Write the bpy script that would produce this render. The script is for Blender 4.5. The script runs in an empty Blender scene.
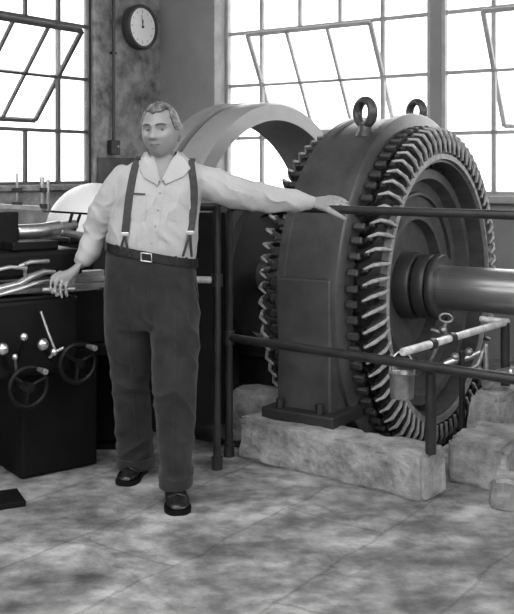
import bpy, bmesh, math, random
from mathutils import Vector, Matrix, noise
from mathutils.bvhtree import BVHTree
random.seed(7)
PI = math.pi
scene = bpy.context.scene
COL = scene.collection

# ------------------------------------------------------------------ camera, sky, exposure
FPX, HZ, EYE = 950.0, 170.0, 1.41           # focal length in pixels, horizon row, eye height
cam_d = bpy.data.cameras.new('camera'); cam = bpy.data.objects.new('camera', cam_d); COL.objects.link(cam)
cam.location = (0, 0, EYE); cam.rotation_euler = (PI/2, 0, 0)
cam_d.sensor_width = 36; cam_d.lens = 36*FPX/614; cam_d.shift_y = -(307-HZ)/614
cam_d.clip_start = .05; cam_d.clip_end = 200
scene.camera = cam
world = bpy.data.worlds.new('sky'); scene.world = world; world.use_nodes = True
wn = world.node_tree; bgn = wn.nodes['Background']
bgn.inputs['Color'].default_value = (.97, .97, .97, 1); bgn.inputs['Strength'].default_value = 1.0
scene.view_settings.view_transform = 'Standard'; scene.view_settings.look = 'None'
scene.view_settings.gamma = 1; scene.view_settings.use_curve_mapping = False
scene.view_settings.exposure = 2.2

# ------------------------------------------------------------------ helpers
def P(u, v, d):
    """world point seen at photo pixel (u, v) and standing at depth d metres"""
    return Vector(((u-257)/FPX*d, d, EYE-(v-HZ)/FPX*d))

def s2l(c):
    c = c/255; return c/12.92 if c <= .04045 else ((c+.055)/1.055)**2.4

def mat(name, g, rough=.6, metal=0., var=.25, scale=6., g2=None, bump=.0, bscale=40., detail=6., spec=.5, stretch=None, sheen=0):
    """grey procedural material: g = albedo, var = noise variation between g and g2"""
    m = bpy.data.materials.new(name); m.use_nodes = True
    nt = m.node_tree; b = nt.nodes['Principled BSDF']
    tc = nt.nodes.new('ShaderNodeTexCoord'); src = tc.outputs['Object']
    if stretch:
        mp = nt.nodes.new('ShaderNodeMapping'); mp.inputs['Scale'].default_value = stretch
        nt.links.new(src, mp.inputs['Vector']); src = mp.outputs['Vector']
    n = nt.nodes.new('ShaderNodeTexNoise'); n.inputs['Scale'].default_value = scale; n.inputs['Detail'].default_value = detail
    n.inputs['Roughness'].default_value = .62
    nt.links.new(src, n.inputs['Vector'])
    r = nt.nodes.new('ShaderNodeValToRGB')
    lo = g*(1-var); hi = g*(1+var) if g2 is None else g2
    hi = min(hi, .92)
    r.color_ramp.elements[0].position = .32; r.color_ramp.elements[1].position = .68
    r.color_ramp.elements[0].color = (lo, lo, lo, 1); r.color_ramp.elements[1].color = (hi, hi, hi, 1)
    nt.links.new(n.outputs['Fac'], r.inputs['Fac']); nt.links.new(r.outputs['Color'], b.inputs['Base Color'])
    b.inputs['Roughness'].default_value = rough; b.inputs['Metallic'].default_value = metal
    b.inputs['Specular IOR Level'].default_value = spec
    if sheen: b.inputs['Sheen Weight'].default_value = sheen
    if bump:
        n2 = nt.nodes.new('ShaderNodeTexNoise'); n2.inputs['Scale'].default_value = bscale; n2.inputs['Detail'].default_value = 5
        nt.links.new(src, n2.inputs['Vector'])
        bp = nt.nodes.new('ShaderNodeBump'); bp.inputs['Strength'].default_value = bump; bp.inputs['Distance'].default_value = .02
        nt.links.new(n2.outputs['Fac'], bp.inputs['Height']); nt.links.new(bp.outputs['Normal'], b.inputs['Normal'])
    return m

def glass_mat():
    m = bpy.data.materials.new('dusty_glass'); m.use_nodes = True; nt = m.node_tree
    for n in list(nt.nodes): nt.nodes.remove(n)
    out = nt.nodes.new('ShaderNodeOutputMaterial'); t = nt.nodes.new('ShaderNodeBsdfTransparent')
    t.inputs['Color'].default_value = (.97, .97, .97, 1)
    tr = nt.nodes.new('ShaderNodeBsdfTranslucent'); tr.inputs['Color'].default_value = (.85, .85, .85, 1)
    gl = nt.nodes.new('ShaderNodeBsdfGlossy'); gl.inputs['Roughness'].default_value = .05
    fr = nt.nodes.new('ShaderNodeFresnel'); fr.inputs['IOR'].default_value = 1.08
    tc = nt.nodes.new('ShaderNodeTexCoord'); nz = nt.nodes.new('ShaderNodeTexNoise'); nz.inputs['Scale'].default_value = 3
    rp = nt.nodes.new('ShaderNodeMapRange'); rp.inputs['From Min'].default_value = .35; rp.inputs['From Max'].default_value = .75
    rp.inputs['To Min'].default_value = .02; rp.inputs['To Max'].default_value = .08
    m1 = nt.nodes.new('ShaderNodeMixShader'); m2 = nt.nodes.new('ShaderNodeMixShader')
    L = nt.links.new
    L(tc.outputs['Object'], nz.inputs['Vector']); L(nz.outputs['Fac'], rp.inputs['Value'])
    L(rp.outputs['Result'], m1.inputs['Fac']); L(t.outputs[0], m1.inputs[1]); L(tr.outputs[0], m1.inputs[2])
    L(fr.outputs[0], m2.inputs['Fac']); L(m1.outputs[0], m2.inputs[1]); L(gl.outputs[0], m2.inputs[2])
    L(m2.outputs[0], out.inputs['Surface'])
    return m

M = dict(
    glass=glass_mat(),
    steel_frame=mat('window_steel', .05, .6, var=.3),
    steel_glare=mat('glare_window_steel', .36, .6, var=.2),  # right window bars made paler: veiling glare put into their colour
    wall_old=mat('mottled_wall', .13, .9, var=.45, scale=6, g2=.34, bump=.35, bscale=14, detail=10),
    plaster=mat('smooth_plaster', .24, .9, var=.1, scale=3, bump=.1, bscale=30),
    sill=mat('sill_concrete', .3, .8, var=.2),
    ceiling=mat('ceiling_paint', .4, .9),
    concrete=mat('rough_concrete', .24, .92, var=.45, scale=9, g2=.42, bump=.9, bscale=22, detail=10),
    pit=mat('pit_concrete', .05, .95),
    iron=mat('dark_iron', .02, .5, var=.35, scale=8, bump=.08, bscale=60),
    frame_iron=mat('painted_frame', .058, .32, var=.3, scale=7, bump=.05, bscale=50),
    ring_iron=mat('grey_painted_casting', .26, .3, var=.12, scale=4, bump=.04, bscale=40),
    rotor=mat('rotor_steel', .075, .5, var=.3, scale=5, stretch=(1, 3, 3)),
    coil=mat('varnished_coil', .04, .4, var=.5, scale=20),
    coil_pale=mat('pale_coil_tape', .34, .8, var=.45, scale=25),
    nose=mat('nose_ring_paint', .28, .45, var=.35, scale=18),
    shaft=mat('turned_steel', .34, .3, metal=.75, var=.15, scale=30, stretch=(.2, 6, 6)),
    hub=mat('hub_steel', .07, .4, metal=.3, var=.2, scale=12),
    pipe=mat('dark_pipe', .028, .38, metal=.2, var=.3, scale=14),
    pipe_bright=mat('worn_bright_pipe', .62, .35, metal=.2, var=.35, scale=18),
    black=mat('black_enamel', .006, .4, var=.3, scale=8, spec=.2),
    black_wall=mat('black_casting', .006, .6, var=.4, scale=6, spec=.12),
    bright=mat('bright_steel', .62, .28, metal=.85, var=.2, scale=20),
    bright2=mat('dull_steel', .32, .35, metal=.7, var=.3, scale=20),
    white=mat('white_enamel', .82, .35, var=.04, scale=3),
    clockface=mat('clock_dial', .78, .5, var=.04),
    shirt=mat('cotton_shirt', .43, .85, var=.05, scale=12, bump=.15, bscale=120),
    trousers=mat('wool_trousers', .025, .95, var=.4, scale=9, bump=.2, bscale=200, spec=.2, sheen=.15),
    skin=mat('skin', .28, .5, var=.08, scale=14),
    lips=mat('lips', .2, .5, var=.05),
    hair=mat('grey_hair', .04, .5, var=.6, scale=45, g2=.26, stretch=(1, .25, 1)),
    brow=mat('eyebrow_hair', .06, .8, var=.3),
    eye=mat('eyeball', .22, .25, var=.03), iris=mat('iris', .02, .2, var=.1),
    strap=mat('suspender_webbing', .04, .8, var=.3, scale=40),
    leather=mat('black_leather', .014, .25, var=.3, scale=20),
    metal_clip=mat('clip_metal', .6, .3, metal=.9, var=.1),
    stitch=mat('shirt_stitching', .3, .9, var=.1),
)

def floor_mat():
    m = mat('worn_floor', .26, .85, var=.4, scale=3.2, g2=.60, bump=1., bscale=14, detail=12)
    nt = m.node_tree; b = nt.nodes['Principled BSDF']; L = nt.links.new
    tc = [n for n in nt.nodes if n.type == 'TEX_COORD'][0]
    base = b.inputs['Base Color'].links[0].from_socket
    # dark worn streaks
    mp = nt.nodes.new('ShaderNodeMapping'); mp.inputs['Rotation'].default_value = (0, 0, math.radians(-52)); mp.inputs['Scale'].default_value = (1.0, 2.6, 1)
    n = nt.nodes.new('ShaderNodeTexNoise'); n.inputs['Scale'].default_value = 1.7; n.inputs['Detail'].default_value = 9
    r = nt.nodes.new('ShaderNodeValToRGB'); r.color_ramp.elements[0].position = .34; r.color_ramp.elements[1].position = .56
    r.color_ramp.elements[0].color = (.42, .42, .42, 1); r.color_ramp.elements[1].color = (1, 1, 1, 1)
    L(tc.outputs['Object'], mp.inputs['Vector']); L(mp.outputs['Vector'], n.inputs['Vector']); L(n.outputs['Fac'], r.inputs['Fac'])
    # hairline cracks
    v = nt.nodes.new('ShaderNodeTexVoronoi'); v.feature = 'DISTANCE_TO_EDGE'; v.inputs['Scale'].default_value = 1.25
    n3 = nt.nodes.new('ShaderNodeTexNoise'); n3.inputs['Scale'].default_value = 3.; n3.inputs['Detail'].default_value = 6
    mx = nt.nodes.new('ShaderNodeMix'); mx.data_type = 'VECTOR'; mx.inputs['Factor'].default_value = .22
    L(tc.outputs['Object'], n3.inputs['Vector']); L(tc.outputs['Object'], mx.inputs[4]); L(n3.outputs['Color'], mx.inputs[5]); L(mx.outputs[1], v.inputs['Vector'])
    r2 = nt.nodes.new('ShaderNodeValToRGB'); r2.color_ramp.elements[0].position = 0; r2.color_ramp.elements[1].position = .014
    r2.color_ramp.elements[0].color = (.8, .8, .8, 1); r2.color_ramp.elements[1].color = (1, 1, 1, 1)
    L(v.outputs['Distance'], r2.inputs['Fac'])
    # spots of dirt
    n4 = nt.nodes.new('ShaderNodeTexNoise'); n4.inputs['Scale'].default_value = 11; n4.inputs['Detail'].default_value = 10
    r4 = nt.nodes.new('ShaderNodeValToRGB'); r4.color_ramp.elements[0].position = .36; r4.color_ramp.elements[1].position = .62
    r4.color_ramp.elements[0].color = (.55, .55, .55, 1); r4.color_ramp.elements[1].color = (1, 1, 1, 1)
    L(tc.outputs['Object'], n4.inputs['Vector']); L(n4.outputs['Fac'], r4.inputs['Fac'])
    # faint straight joints of the slabs
    mp2 = nt.nodes.new('ShaderNodeMapping'); mp2.inputs['Rotation'].default_value = (0, 0, math.radians(-54)); mp2.inputs['Location'].default_value = (.23, .1, 0)
    bk = nt.nodes.new('ShaderNodeTexBrick'); bk.inputs['Scale'].default_value = 1; bk.inputs['Brick Width'].default_value = 1.3; bk.inputs['Row Height'].default_value = .42; bk.inputs['Mortar Size'].default_value = .006
    bk.inputs['Color1'].default_value = (1, 1, 1, 1); bk.inputs['Color2'].default_value = (.97, .97, .97, 1); bk.inputs['Mortar'].default_value = (.74, .74, .74, 1)
    mx2 = nt.nodes.new('ShaderNodeMix'); mx2.data_type = 'VECTOR'; mx2.inputs['Factor'].default_value = .10
    L(tc.outputs['Object'], mx2.inputs[4]); L(n3.outputs['Color'], mx2.inputs[5]); L(mx2.outputs[1], mp2.inputs['Vector']); L(mp2.outputs['Vector'], bk.inputs['Vector'])
    prev = base
    for o in (r.outputs['Color'], r2.outputs['Color'], r4.outputs['Color'], bk.outputs['Color']):
        k = nt.nodes.new('ShaderNodeMix'); k.data_type = 'RGBA'; k.blend_type = 'MULTIPLY'; k.inputs['Factor'].default_value = 1
        L(prev, k.inputs[6]); L(o, k.inputs[7]); prev = k.outputs[2]
    L(prev, b.inputs['Base Color'])
    return m
M['floor'] = floor_mat()

def empty(name, loc=(0, 0, 0), rz=0):
    o = bpy.data.objects.new(name, None); COL.objects.link(o)
    o.location = loc; o.rotation_euler = (0, 0, rz); o.empty_display_size = .1
    return o

def world_matrix(o):
    m = o.matrix_basis.copy()
    return (world_matrix(o.parent) @ m) if o.parent else m

def tag(o, label=None, cat=None, group=None, kind=None):
    if label: o['label'] = label
    if cat: o['category'] = cat
    if group: o['group'] = group
    if kind: o['kind'] = kind
    return o

def thing(name, label, cat, loc=(0, 0, 0), rz=0, group=None):
    return tag(empty(name, loc, rz), label, cat, group)

def link(name, me, parent=None, loc=None, rot=None):
    o = bpy.data.objects.new(name, me); COL.objects.link(o)
    if parent: o.parent = parent
    if loc is not None: o.location = loc
    if rot is not None: o.rotation_euler = rot
    return o

def obj(name, bm, m, parent=None, smooth=False, local=False, bevel=0, origin=None, label=None):
    """link a bmesh as one object. Coordinates are world unless local=True (then the parent's own frame)."""
    if parent is not None and not local:
        bm.transform(world_matrix(parent).inverted())
    bmesh.ops.recalc_face_normals(bm, faces=bm.faces)
    if smooth:
        for f in bm.faces: f.smooth = True
    loc = None
    if parent is None and origin is None and not local and len(bm.verts):
        xs = [v.co for v in bm.verts]
        origin = Vector(((min(c.x for c in xs)+max(c.x for c in xs))/2, (min(c.y for c in xs)+max(c.y for c in xs))/2, min(c.z for c in xs)))
    if origin is not None:
        bm.transform(Matrix.Translation(-Vector(origin))); loc = origin
    me = bpy.data.meshes.new(name); bm.to_mesh(me); bm.free()
    me.materials.append(M[m] if isinstance(m, str) else m)
    o = link(name, me, parent, loc)
    if smooth: auto_smooth(o)
    if bevel:
        b = o.modifiers.new('bevel', 'BEVEL'); b.width = bevel; b.segments = 2; b.limit_method = 'ANGLE'
    if label: o['label'] = label
    return o

def auto_smooth(o, deg=40):
    me = o.data
    bm = bmesh.new(); bm.from_mesh(me)
    for e in bm.edges:
        if len(e.link_faces) == 2 and e.calc_face_angle(0) > math.radians(deg): e.smooth = False
    bm.to_mesh(me); bm.free()

def BM(): return bmesh.new()

def box(bm, c, s, mt=None):
    """axis box centred at c with full size s, then transformed by mt"""
    vs = []
    for dx in (-.5, .5):
        for dy in (-.5, .5):
            for dz in (-.5, .5):
                p = Vector((c[0]+dx*s[0], c[1]+dy*s[1], c[2]+dz*s[2]))
                vs.append(bm.verts.new(mt @ p if mt else p))
    for q in ((0, 1, 3, 2), (4, 6, 7, 5), (0, 4, 5, 1), (2, 3, 7, 6), (0, 2, 6, 4), (1, 5, 7, 3)):
        bm.faces.new([vs[i] for i in q])
    return bm

def boxr(bm, lo, hi, mt=None):
    return box(bm, [(a+b)/2 for a, b in zip(lo, hi)], [b-a for a, b in zip(lo, hi)], mt)

def rings(bm, rr, cap=True, closed=False):
    """loft a list of point rings"""
    vr = [[bm.verts.new(p) for p in r] for r in rr]
    n = len(vr[0]); k = len(vr)
    for i in range(k if closed else k-1):
        A, B = vr[i], vr[(i+1) % k]
        for j in range(n):
            bm.faces.new((A[j], A[(j+1) % n], B[(j+1) % n], B[j]))
    if cap and not closed:
        bm.faces.new(vr[0][::-1]); bm.faces.new(vr[-1])
    return bm

def ell(c, U, V, n=24, e=1.0):
    out = []
    for j in range(n):
        a = 2*PI*j/n; ca, sa = math.cos(a), math.sin(a)
        ca = math.copysign(abs(ca)**e, ca); sa = math.copysign(abs(sa)**e, sa)
        out.append(c + U*ca + V*sa)
    return out

def tube(bm, pts, rad, n=12, up=Vector((0, 0, 1)), flat=None, roundcap=True, mt=None, closed=False):
    """tube along pts; rad a number or list; flat = list/number: second radius along the 'up' side"""
    pts = [Vector(p) for p in pts]; k = len(pts)
    rad = [rad]*k if not isinstance(rad, (list, tuple)) else list(rad)
    flat = rad if flat is None else ([flat]*k if not isinstance(flat, (list, tuple)) else list(flat))
    rr = []
    for i, p in enumerate(pts):
        if closed: t = (pts[(i+1) % k]-pts[i-1]).normalized()
        else: t = (pts[min(i+1, k-1)]-pts[max(i-1, 0)]).normalized()
        s = t.cross(up)
        if s.length < 1e-3: s = t.cross(Vector((0, 1, 0)))
        s.normalize(); w = s.cross(t).normalized()
        if roundcap and not closed and i == 0:
            for q in (.35, .75): rr.append(ell(p-t*rad[0]*.8*(1-q), s*rad[i]*math.sqrt(1-(1-q)**2), w*flat[i]*math.sqrt(1-(1-q)**2), n))
        rr.append(ell(p, s*rad[i], w*flat[i], n))
        if roundcap and not closed and i == k-1:
            for q in (.75, .35): rr.append(ell(p+t*rad[-1]*.8*(1-q), s*rad[i]*math.sqrt(1-(1-q)**2), w*flat[i]*math.sqrt(1-(1-q)**2), n))
    if mt: rr = [[mt @ p for p in r] for r in rr]
    return rings(bm, rr, closed=closed)

def lathe(bm, prof, n=48, mt=None, closed=False):
    """revolve profile [(x, r)] about the local X axis"""
    rr = []
    for x, r in prof:
        rr.append([Vector((x, r*math.cos(2*PI*j/n), r*math.sin(2*PI*j/n))) for j in range(n)])
    if mt: rr = [[mt @ p for p in r] for r in rr]
    return rings(bm, rr, cap=not closed, closed=closed)

def ball(bm, c, r, sc=(1, 1, 1), n=16, m=10, mt=None):
    rr = []
    for i in range(1, m):
        a = PI*i/m
        rr.append([Vector((c[0]+r*sc[0]*math.sin(a)*math.cos(2*PI*j/n), c[1]+r*sc[1]*math.sin(a)*math.sin(2*PI*j/n), c[2]-r*sc[2]*math.cos(a))) for j in range(n)])
    if mt: rr = [[mt @ p for p in r] for r in rr]
    return rings(bm, rr)

def evaluated(bm, mods):
    """run modifiers over a bmesh and give a new bmesh back"""
    me = bpy.data.meshes.new('tmp'); bm.to_mesh(me); bm.free()
    o = bpy.data.objects.new('tmp', me); COL.objects.link(o)
    for kind, kw in mods:
        md = o.modifiers.new(kind, kind)
        for k, v in kw.items(): setattr(md, k, v)
    bpy.context.view_layer.update()
    dg = bpy.context.evaluated_depsgraph_get()
    me2 = bpy.data.meshes.new_from_object(o.evaluated_get(dg))
    out = bmesh.new(); out.from_mesh(me2)
    bpy.data.objects.remove(o); bpy.data.meshes.remove(me); bpy.data.meshes.remove(me2)
    return out

def remesh(bm, vox, it=6, fac=.5):
    bmesh.ops.recalc_face_normals(bm, faces=bm.faces)
    return evaluated(bm, [('REMESH', dict(mode='VOXEL', voxel_size=vox)), ('SMOOTH', dict(factor=fac, iterations=it))])

# ------------------------------------------------------------------ the room
ROOM = math.radians(55)
ra = Vector((math.sin(ROOM), -math.cos(ROOM), 0)); rb = Vector((math.cos(ROOM), math.sin(ROOM), 0))
CORNER = Vector((-.919, 9.0, 0))
RZ = -(PI/2-ROOM)                                  # local X -> ra, local Y -> rb
MR = Matrix.Translation(CORNER) @ Matrix.Rotation(RZ, 4, 'Z')   # room frame: X along right wall, -Y along left wall
ROWS = [1.22, 1.70, 2.18, 2.66, 3.14, 3.62]
ROWS_L = [1.29, 1.74, 2.2, 2.66, 3.12, 3.6]
CEIL = 4.6

# the machine stands in a pit in the floor
MACH = math.radians(57)
MC = Vector((185/FPX*5.25, 5.25, 0)); MZC = EYE-117/FPX*5.25
MM = Matrix.Translation(MC) @ Matrix.Rotation(-(PI/2-MACH), 4, 'Z')   # machine frame: X along the shaft, Y away, Z up
PIT = (-1.62, .16, -.97, 1.2)                      # x0 x1 y0 y1 in machine frame

def floor_with_pit():
    bm = BM(); x0, x1, y0, y1 = PIT; B = 14
    xs = [-B, x0, x1, B]; ys = [-B, y0, y1, B]
    g = [[bm.verts.new(MM @ Vector((x, y, 0))) for y in ys] for x in xs]
    for i in range(3):
        for j in range(3):
            if i == 1 and j == 1: continue
            bm.faces.new((g[i][j], g[i+1][j], g[i+1][j+1], g[i][j+1]))
    me_o = obj('floor', bm, 'floor', origin=(0, 0, 0)); tag(me_o, kind='structure')
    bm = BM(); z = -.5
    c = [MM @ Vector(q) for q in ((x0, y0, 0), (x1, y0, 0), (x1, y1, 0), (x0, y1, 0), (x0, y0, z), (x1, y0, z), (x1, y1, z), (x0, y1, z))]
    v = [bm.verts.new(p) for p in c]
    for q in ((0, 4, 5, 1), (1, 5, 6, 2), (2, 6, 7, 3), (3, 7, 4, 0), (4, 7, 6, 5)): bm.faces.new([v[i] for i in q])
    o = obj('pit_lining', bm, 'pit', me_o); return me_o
floor_o = floor_with_pit()

def rbox(bm, lo, hi): return boxr(bm, lo, hi, MR)

# wall with windows on the right (along local X, inner face at y=0, thickness .3)
T = .235; WX0, WX1, WX2, WX3 = .643, 2.695, 2.79, 4.85
bm = BM()
rbox(bm, (-.3, 0, 0), (WX0, T, CEIL)); rbox(bm, (WX0, 0, 0), (WX3, T, ROWS[0])); rbox(bm, (WX0, 0, ROWS[-1]), (WX3, T, CEIL))
rbox(bm, (WX1, .165, ROWS[0]), (WX2, T, ROWS[-1])); rbox(bm, (WX3, 0, 0), (9.2, T, CEIL))
tag(obj('wall_right', bm, 'plaster', origin=CORNER), kind='structure')
bm = BM()
rbox(bm, (WX0-.02, -.05, ROWS[0]-.06), (WX3, .2, ROWS[0]-.005))
tag(obj('trim_1', bm, 'sill', bevel=.008, origin=CORNER), kind='structure')
bm = BM(); rbox(bm, (WX0, .002, ROWS[0]), (WX0+.006, .16, ROWS[-1])); tag(obj('trim_lit_jamb', bm, 'sill', origin=CORNER), kind='structure')  # paler strip added to stand in for window light grazing the jamb
# wall on the left (along local -Y, inner face at x=0)
LY0, LY1 = -.86, -2.75
bm = BM()
rbox(bm, (-.115, LY0, 0), (0, 0, CEIL)); rbox(bm, (-.115, LY1, 0), (0, LY0, ROWS_L[0])); rbox(bm, (-.115, LY1, ROWS_L[-1]), (0, LY0, CEIL))
rbox(bm, (-.115, -11, 0), (0, LY1, CEIL))
wl = tag(obj('wall_left', bm, 'wall_old', origin=CORNER), kind='structure')
bm = BM()
rbox(bm, (-.115, LY1, ROWS_L[0]-.05), (.05, LY0+.02, ROWS_L[0]-.003))
tag(obj('trim_2', bm, 'wall_old', bevel=.008, origin=CORNER), kind='structure')
# dark painted dado on the left wall
bm = BM(); rbox(bm, (0.001, LY0+.02, 0), (.02, -.001, 1.52))
tag(obj('trim_3', bm, mat('dado_paint', .07, .8, var=.4, scale=6), origin=CORNER), kind='structure')
bm = BM(); rbox(bm, (-.115, -11.2, 0), (9.4, -11, 1.9)); rbox(bm, (-.115, -11.2, 4.3), (9.4, -11, CEIL))  # unseen wall behind the camera, added; its high openings steer light from above
for k in range(6): rbox(bm, (-.115+k*1.85, -11.2, 1.9), (.1+k*1.85, -11, 4.3))
tag(obj('wall_back_unseen', bm, 'plaster', origin=MR @ Vector((4.5, -11.1, 0))), kind='structure')
bm = BM(); rbox(bm, (9.2, -11, 0), (9.4, T, 1.9)); rbox(bm, (9.2, -11, 4.3), (9.4, T, CEIL))  # another unseen wall, added with high openings to steepen the incoming light
for k in range(7): rbox(bm, (9.2, -11+k*1.8, 1.9), (9.4, -10.75+k*1.8, 4.3))
tag(obj('wall_side_unseen', bm, 'plaster', origin=MR @ Vector((9.3, -5, 0))), kind='structure')
bm = BM()                                          # ceiling with an unseen skylight opening, added to brighten the open floor
SK = (2.0, 7.4, -8.2, -5.0)
rbox(bm, (-.115, SK[3], CEIL), (9.4, T, CEIL+.12)); rbox(bm, (-.115, -11.2, CEIL), (9.4, SK[2], CEIL+.12))
rbox(bm, (-.115, SK[2], CEIL), (SK[0], SK[3], CEIL+.12)); rbox(bm, (SK[1], SK[2], CEIL), (9.4, SK[3], CEIL+.12))
tag(obj('ceiling', bm, 'ceiling', origin=CORNER), kind='structure')

def window(name, cols, rows, pt, sash, steel):
    """steel window. pt(s, n, z) -> world: s along wall, n inward. sash=(c0,c1,r0,r1,tilt)"""
    w = empty(name, pt(cols[0], 0, 0)); tag(w, kind='structure')
    def bar(a, b, wd=.028, dp=.035, nm='muntin', par=w, f=pt):
        bm = BM()
        (s0, z0), (s1, z1) = a, b
        hw = wd/2
        if abs(s0-s1) < 1e-6: lo, hi = (s0-hw, -dp/2, min(z0, z1)), (s0+hw, dp/2, max(z0, z1))
        else: lo, hi = (min(s0, s1), -dp/2, z0-hw), (max(s0, s1), dp/2, z0+hw)
        vs = []
        for x in (lo[0], hi[0]):
            for y in (lo[1], hi[1]):
                for z in (lo[2], hi[2]): vs.append(bm.verts.new(f(x, y, z)))
        for q in ((0, 1, 3, 2), (4, 6, 7, 5), (0, 4, 5, 1), (2, 3, 7, 6), (0, 2, 6, 4), (1, 5, 7, 3)): bm.faces.new([vs[i] for i in q])
        return obj(nm, bm, steel, par)
    def pane(s0, s1, z0, z1, par=w, f=pt):
        bm = BM(); g = .012
        vs = []
        for x in (s0+g, s1-g):
            for y in (-.003, .003):
                for z in (z0+g, z1-g): vs.append(bm.verts.new(f(x, y, z)))
        for q in ((0, 1, 3, 2), (4, 6, 7, 5), (0, 4, 5, 1), (2, 3, 7, 6), (0, 2, 6, 4), (1, 5, 7, 3)): bm.faces.new([vs[i] for i in q])
        return obj('pane', bm, 'glass', par)
    c0, c1, r0, r1, tilt = sash
    for i, s in enumerate(cols):
        edge = i in (0, len(cols)-1)
        if edge: bar((s, rows[0]), (s, rows[-1]), .06, .06, 'frame')
        elif c0 < i < c1:
            if r0 > 0: bar((s, rows[0]), (s, rows[r0]))
            if r1 < len(rows)-1: bar((s, rows[r1]), (s, rows[-1]))
        else: bar((s, rows[0]), (s, rows[-1]), .034)
    for j, z in enumerate(rows):
        if j in (0, len(rows)-1): bar((cols[0], z), (cols[-1], z), .05, .06, 'frame')
        elif r0 < j < r1:
            bar((cols[0], z), (cols[c0], z)); bar((cols[c1], z), (cols[-1], z))
        else: bar((cols[0], z), (cols[-1], z), .03)
    for i in range(len(cols)-1):
        for j in range(len(rows)-1):
            if c0 <= i < c1 and r0 <= j < r1: continue
            pane(cols[i], cols[i+1], rows[j], rows[j+1])
    # centre-pivoted sash, top swung into the room
    zp = (rows[r0]+rows[r1])/2; ct, st = math.cos(tilt), math.sin(tilt)
    def fs(s, n, z):
        dz = z-zp
        return pt(s, n*ct+dz*st, zp+dz*ct-n*st)
    sa = empty('sash', pt(cols[c0], 0, zp)-Vector(w.location)); sa.parent = w
    for i in range(c0, c1+1):
        bar((cols[i], rows[r0]), (cols[i], rows[r1]), .034 if i in (c0, c1) else .022, .03, 'sash_bar', sa, fs)
    for j in range(r0, r1+1):
        bar((cols[c0], rows[j]), (cols[c1], rows[j]), .034 if j in (r0, r1) else .022, .03, 'sash_bar', sa, fs)
    for i in range(c0, c1):
        for j in range(r0, r1): pane(cols[i], cols[i+1], rows[j], rows[j+1], sa, fs)
    return w

def pt_left(s, n, z): return MR @ Vector((-.08+n, -s, z))
def pt_right(s, n, z): return MR @ Vector((s, .2-n, z))
window('window_1', [.86, 1.222, 1.583, 1.945, 2.307, 2.75], ROWS_L, pt_left, (1, 4, 1, 3, math.radians(38)), 'steel_frame')
window('window_2', [.643, 1.037, 1.445, 1.85, 2.256, 2.695], ROWS, pt_right, (1, 4, 1, 3, math.radians(28)), 'steel_glare')
window('window_3', [2.79, 3.212, 3.62, 4.03, 4.44, 4.85], ROWS, pt_right, (1, 4, 1, 3, math.radians(28)), 'steel_glare')

# ------------------------------------------------------------------ wall clock and conduit on the left wall
def clock():
    cpos = P(133.5, 28, 8.73)
    rc = MR.inverted() @ cpos; rc.x = 0
    base = MR @ rc
    t = thing('wall_clock', 'round wall clock with a white dial and dark drum case on the mottled wall', 'clock', base, RZ)
    L = Matrix.Identity(4)
    bm = BM(); lathe(bm, [(0.0, .18), (.02, .2), (.09, .205), (.105, .195), (.105, .176), (.078, .173), (.075, 0.001)], 48)
    obj('case', bm, mat('clock_case_paint', .04, .5, var=.2), t, True, local=True)
    bm = BM(); lathe(bm, [(.076, .001), (.076, .172), (.088, .172), (.088, .001)], 48); obj('dial', bm, 'clockface', t, False, local=True)
    for k in range(12):
        a = k*PI/6; bm = BM(); long = .03 if k % 3 == 0 else .018
        box(bm, (.0895, 0, .14), (.003, .006, long), Matrix.Rotation(a, 4, 'X'))
        obj('hour_mark', bm, 'stitch', t, local=True)
    for a, l, w in ((math.radians(-4), .078, .008), (math.radians(8), .12, .005)):
        bm = BM(); box(bm, (.093, 0, l/2-.012), (.003, w, l), Matrix.Rotation(a, 4, 'X'))
        obj('clock_hand', bm, 'brow', t, local=True)
    bm = BM(); lathe(bm, [(.088, .012), (.098, .012), (.1, .001)], 16); obj('pivot', bm, 'iris', t, True, local=True)
clock()
def conduit():
    y = -.66
    t = thing('wall_conduit', 'thin dark conduit running down the mottled wall to a small switch box', 'conduit', MR @ Vector((.03, y, 1.55)), RZ)
    bm = BM(); tube(bm, [(.0, 0, .12), (.0, 0, CEIL-1.56)], .014, 10, roundcap=False); obj('tube', bm, 'pipe', t, True, local=True)
    bm = BM(); box(bm, (.002, 0, .06), (.06, .11, .13)); bx = obj('switch_box', bm, 'iron', t, local=True, bevel=.008)
    bm = BM(); box(bm, (.045, 0, .07), (.03, .018, .02)); obj('switch', bm, 'bright2', bx, local=True)
    for z in (.9, 1.9):
        bm = BM(); box(bm, (-.005, 0, z), (.03, .06, .02)); obj('clamp', bm, 'iron', t, local=True)
conduit()

# ------------------------------------------------------------------ generator (stator frame, coils, rotor, shaft)
gen = thing('generator', 'huge open-ended electric generator with exposed coil ends and twin lifting eyes', 'generator', MC, -(PI/2-MACH))
AX = Matrix.Translation((0, 0, MZC))
FB, FF, FR = -.50, -.14, .95
bm = BM(); lathe(bm, [(FB, .78), (FB, FR-.02), (FB+.012, FR), (FB+.05, FR), (FB+.055, FR-.012), (FF-.06, FR-.012), (FF-.055, FR+.012), (FF-.01, FR+.012), (FF, FR), (FF, .80), (FF-.02, .80), (FF-.02, .78)], 96, AX, closed=True)
obj('stator_frame', bm, 'frame_iron', gen, True, local=True)
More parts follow.
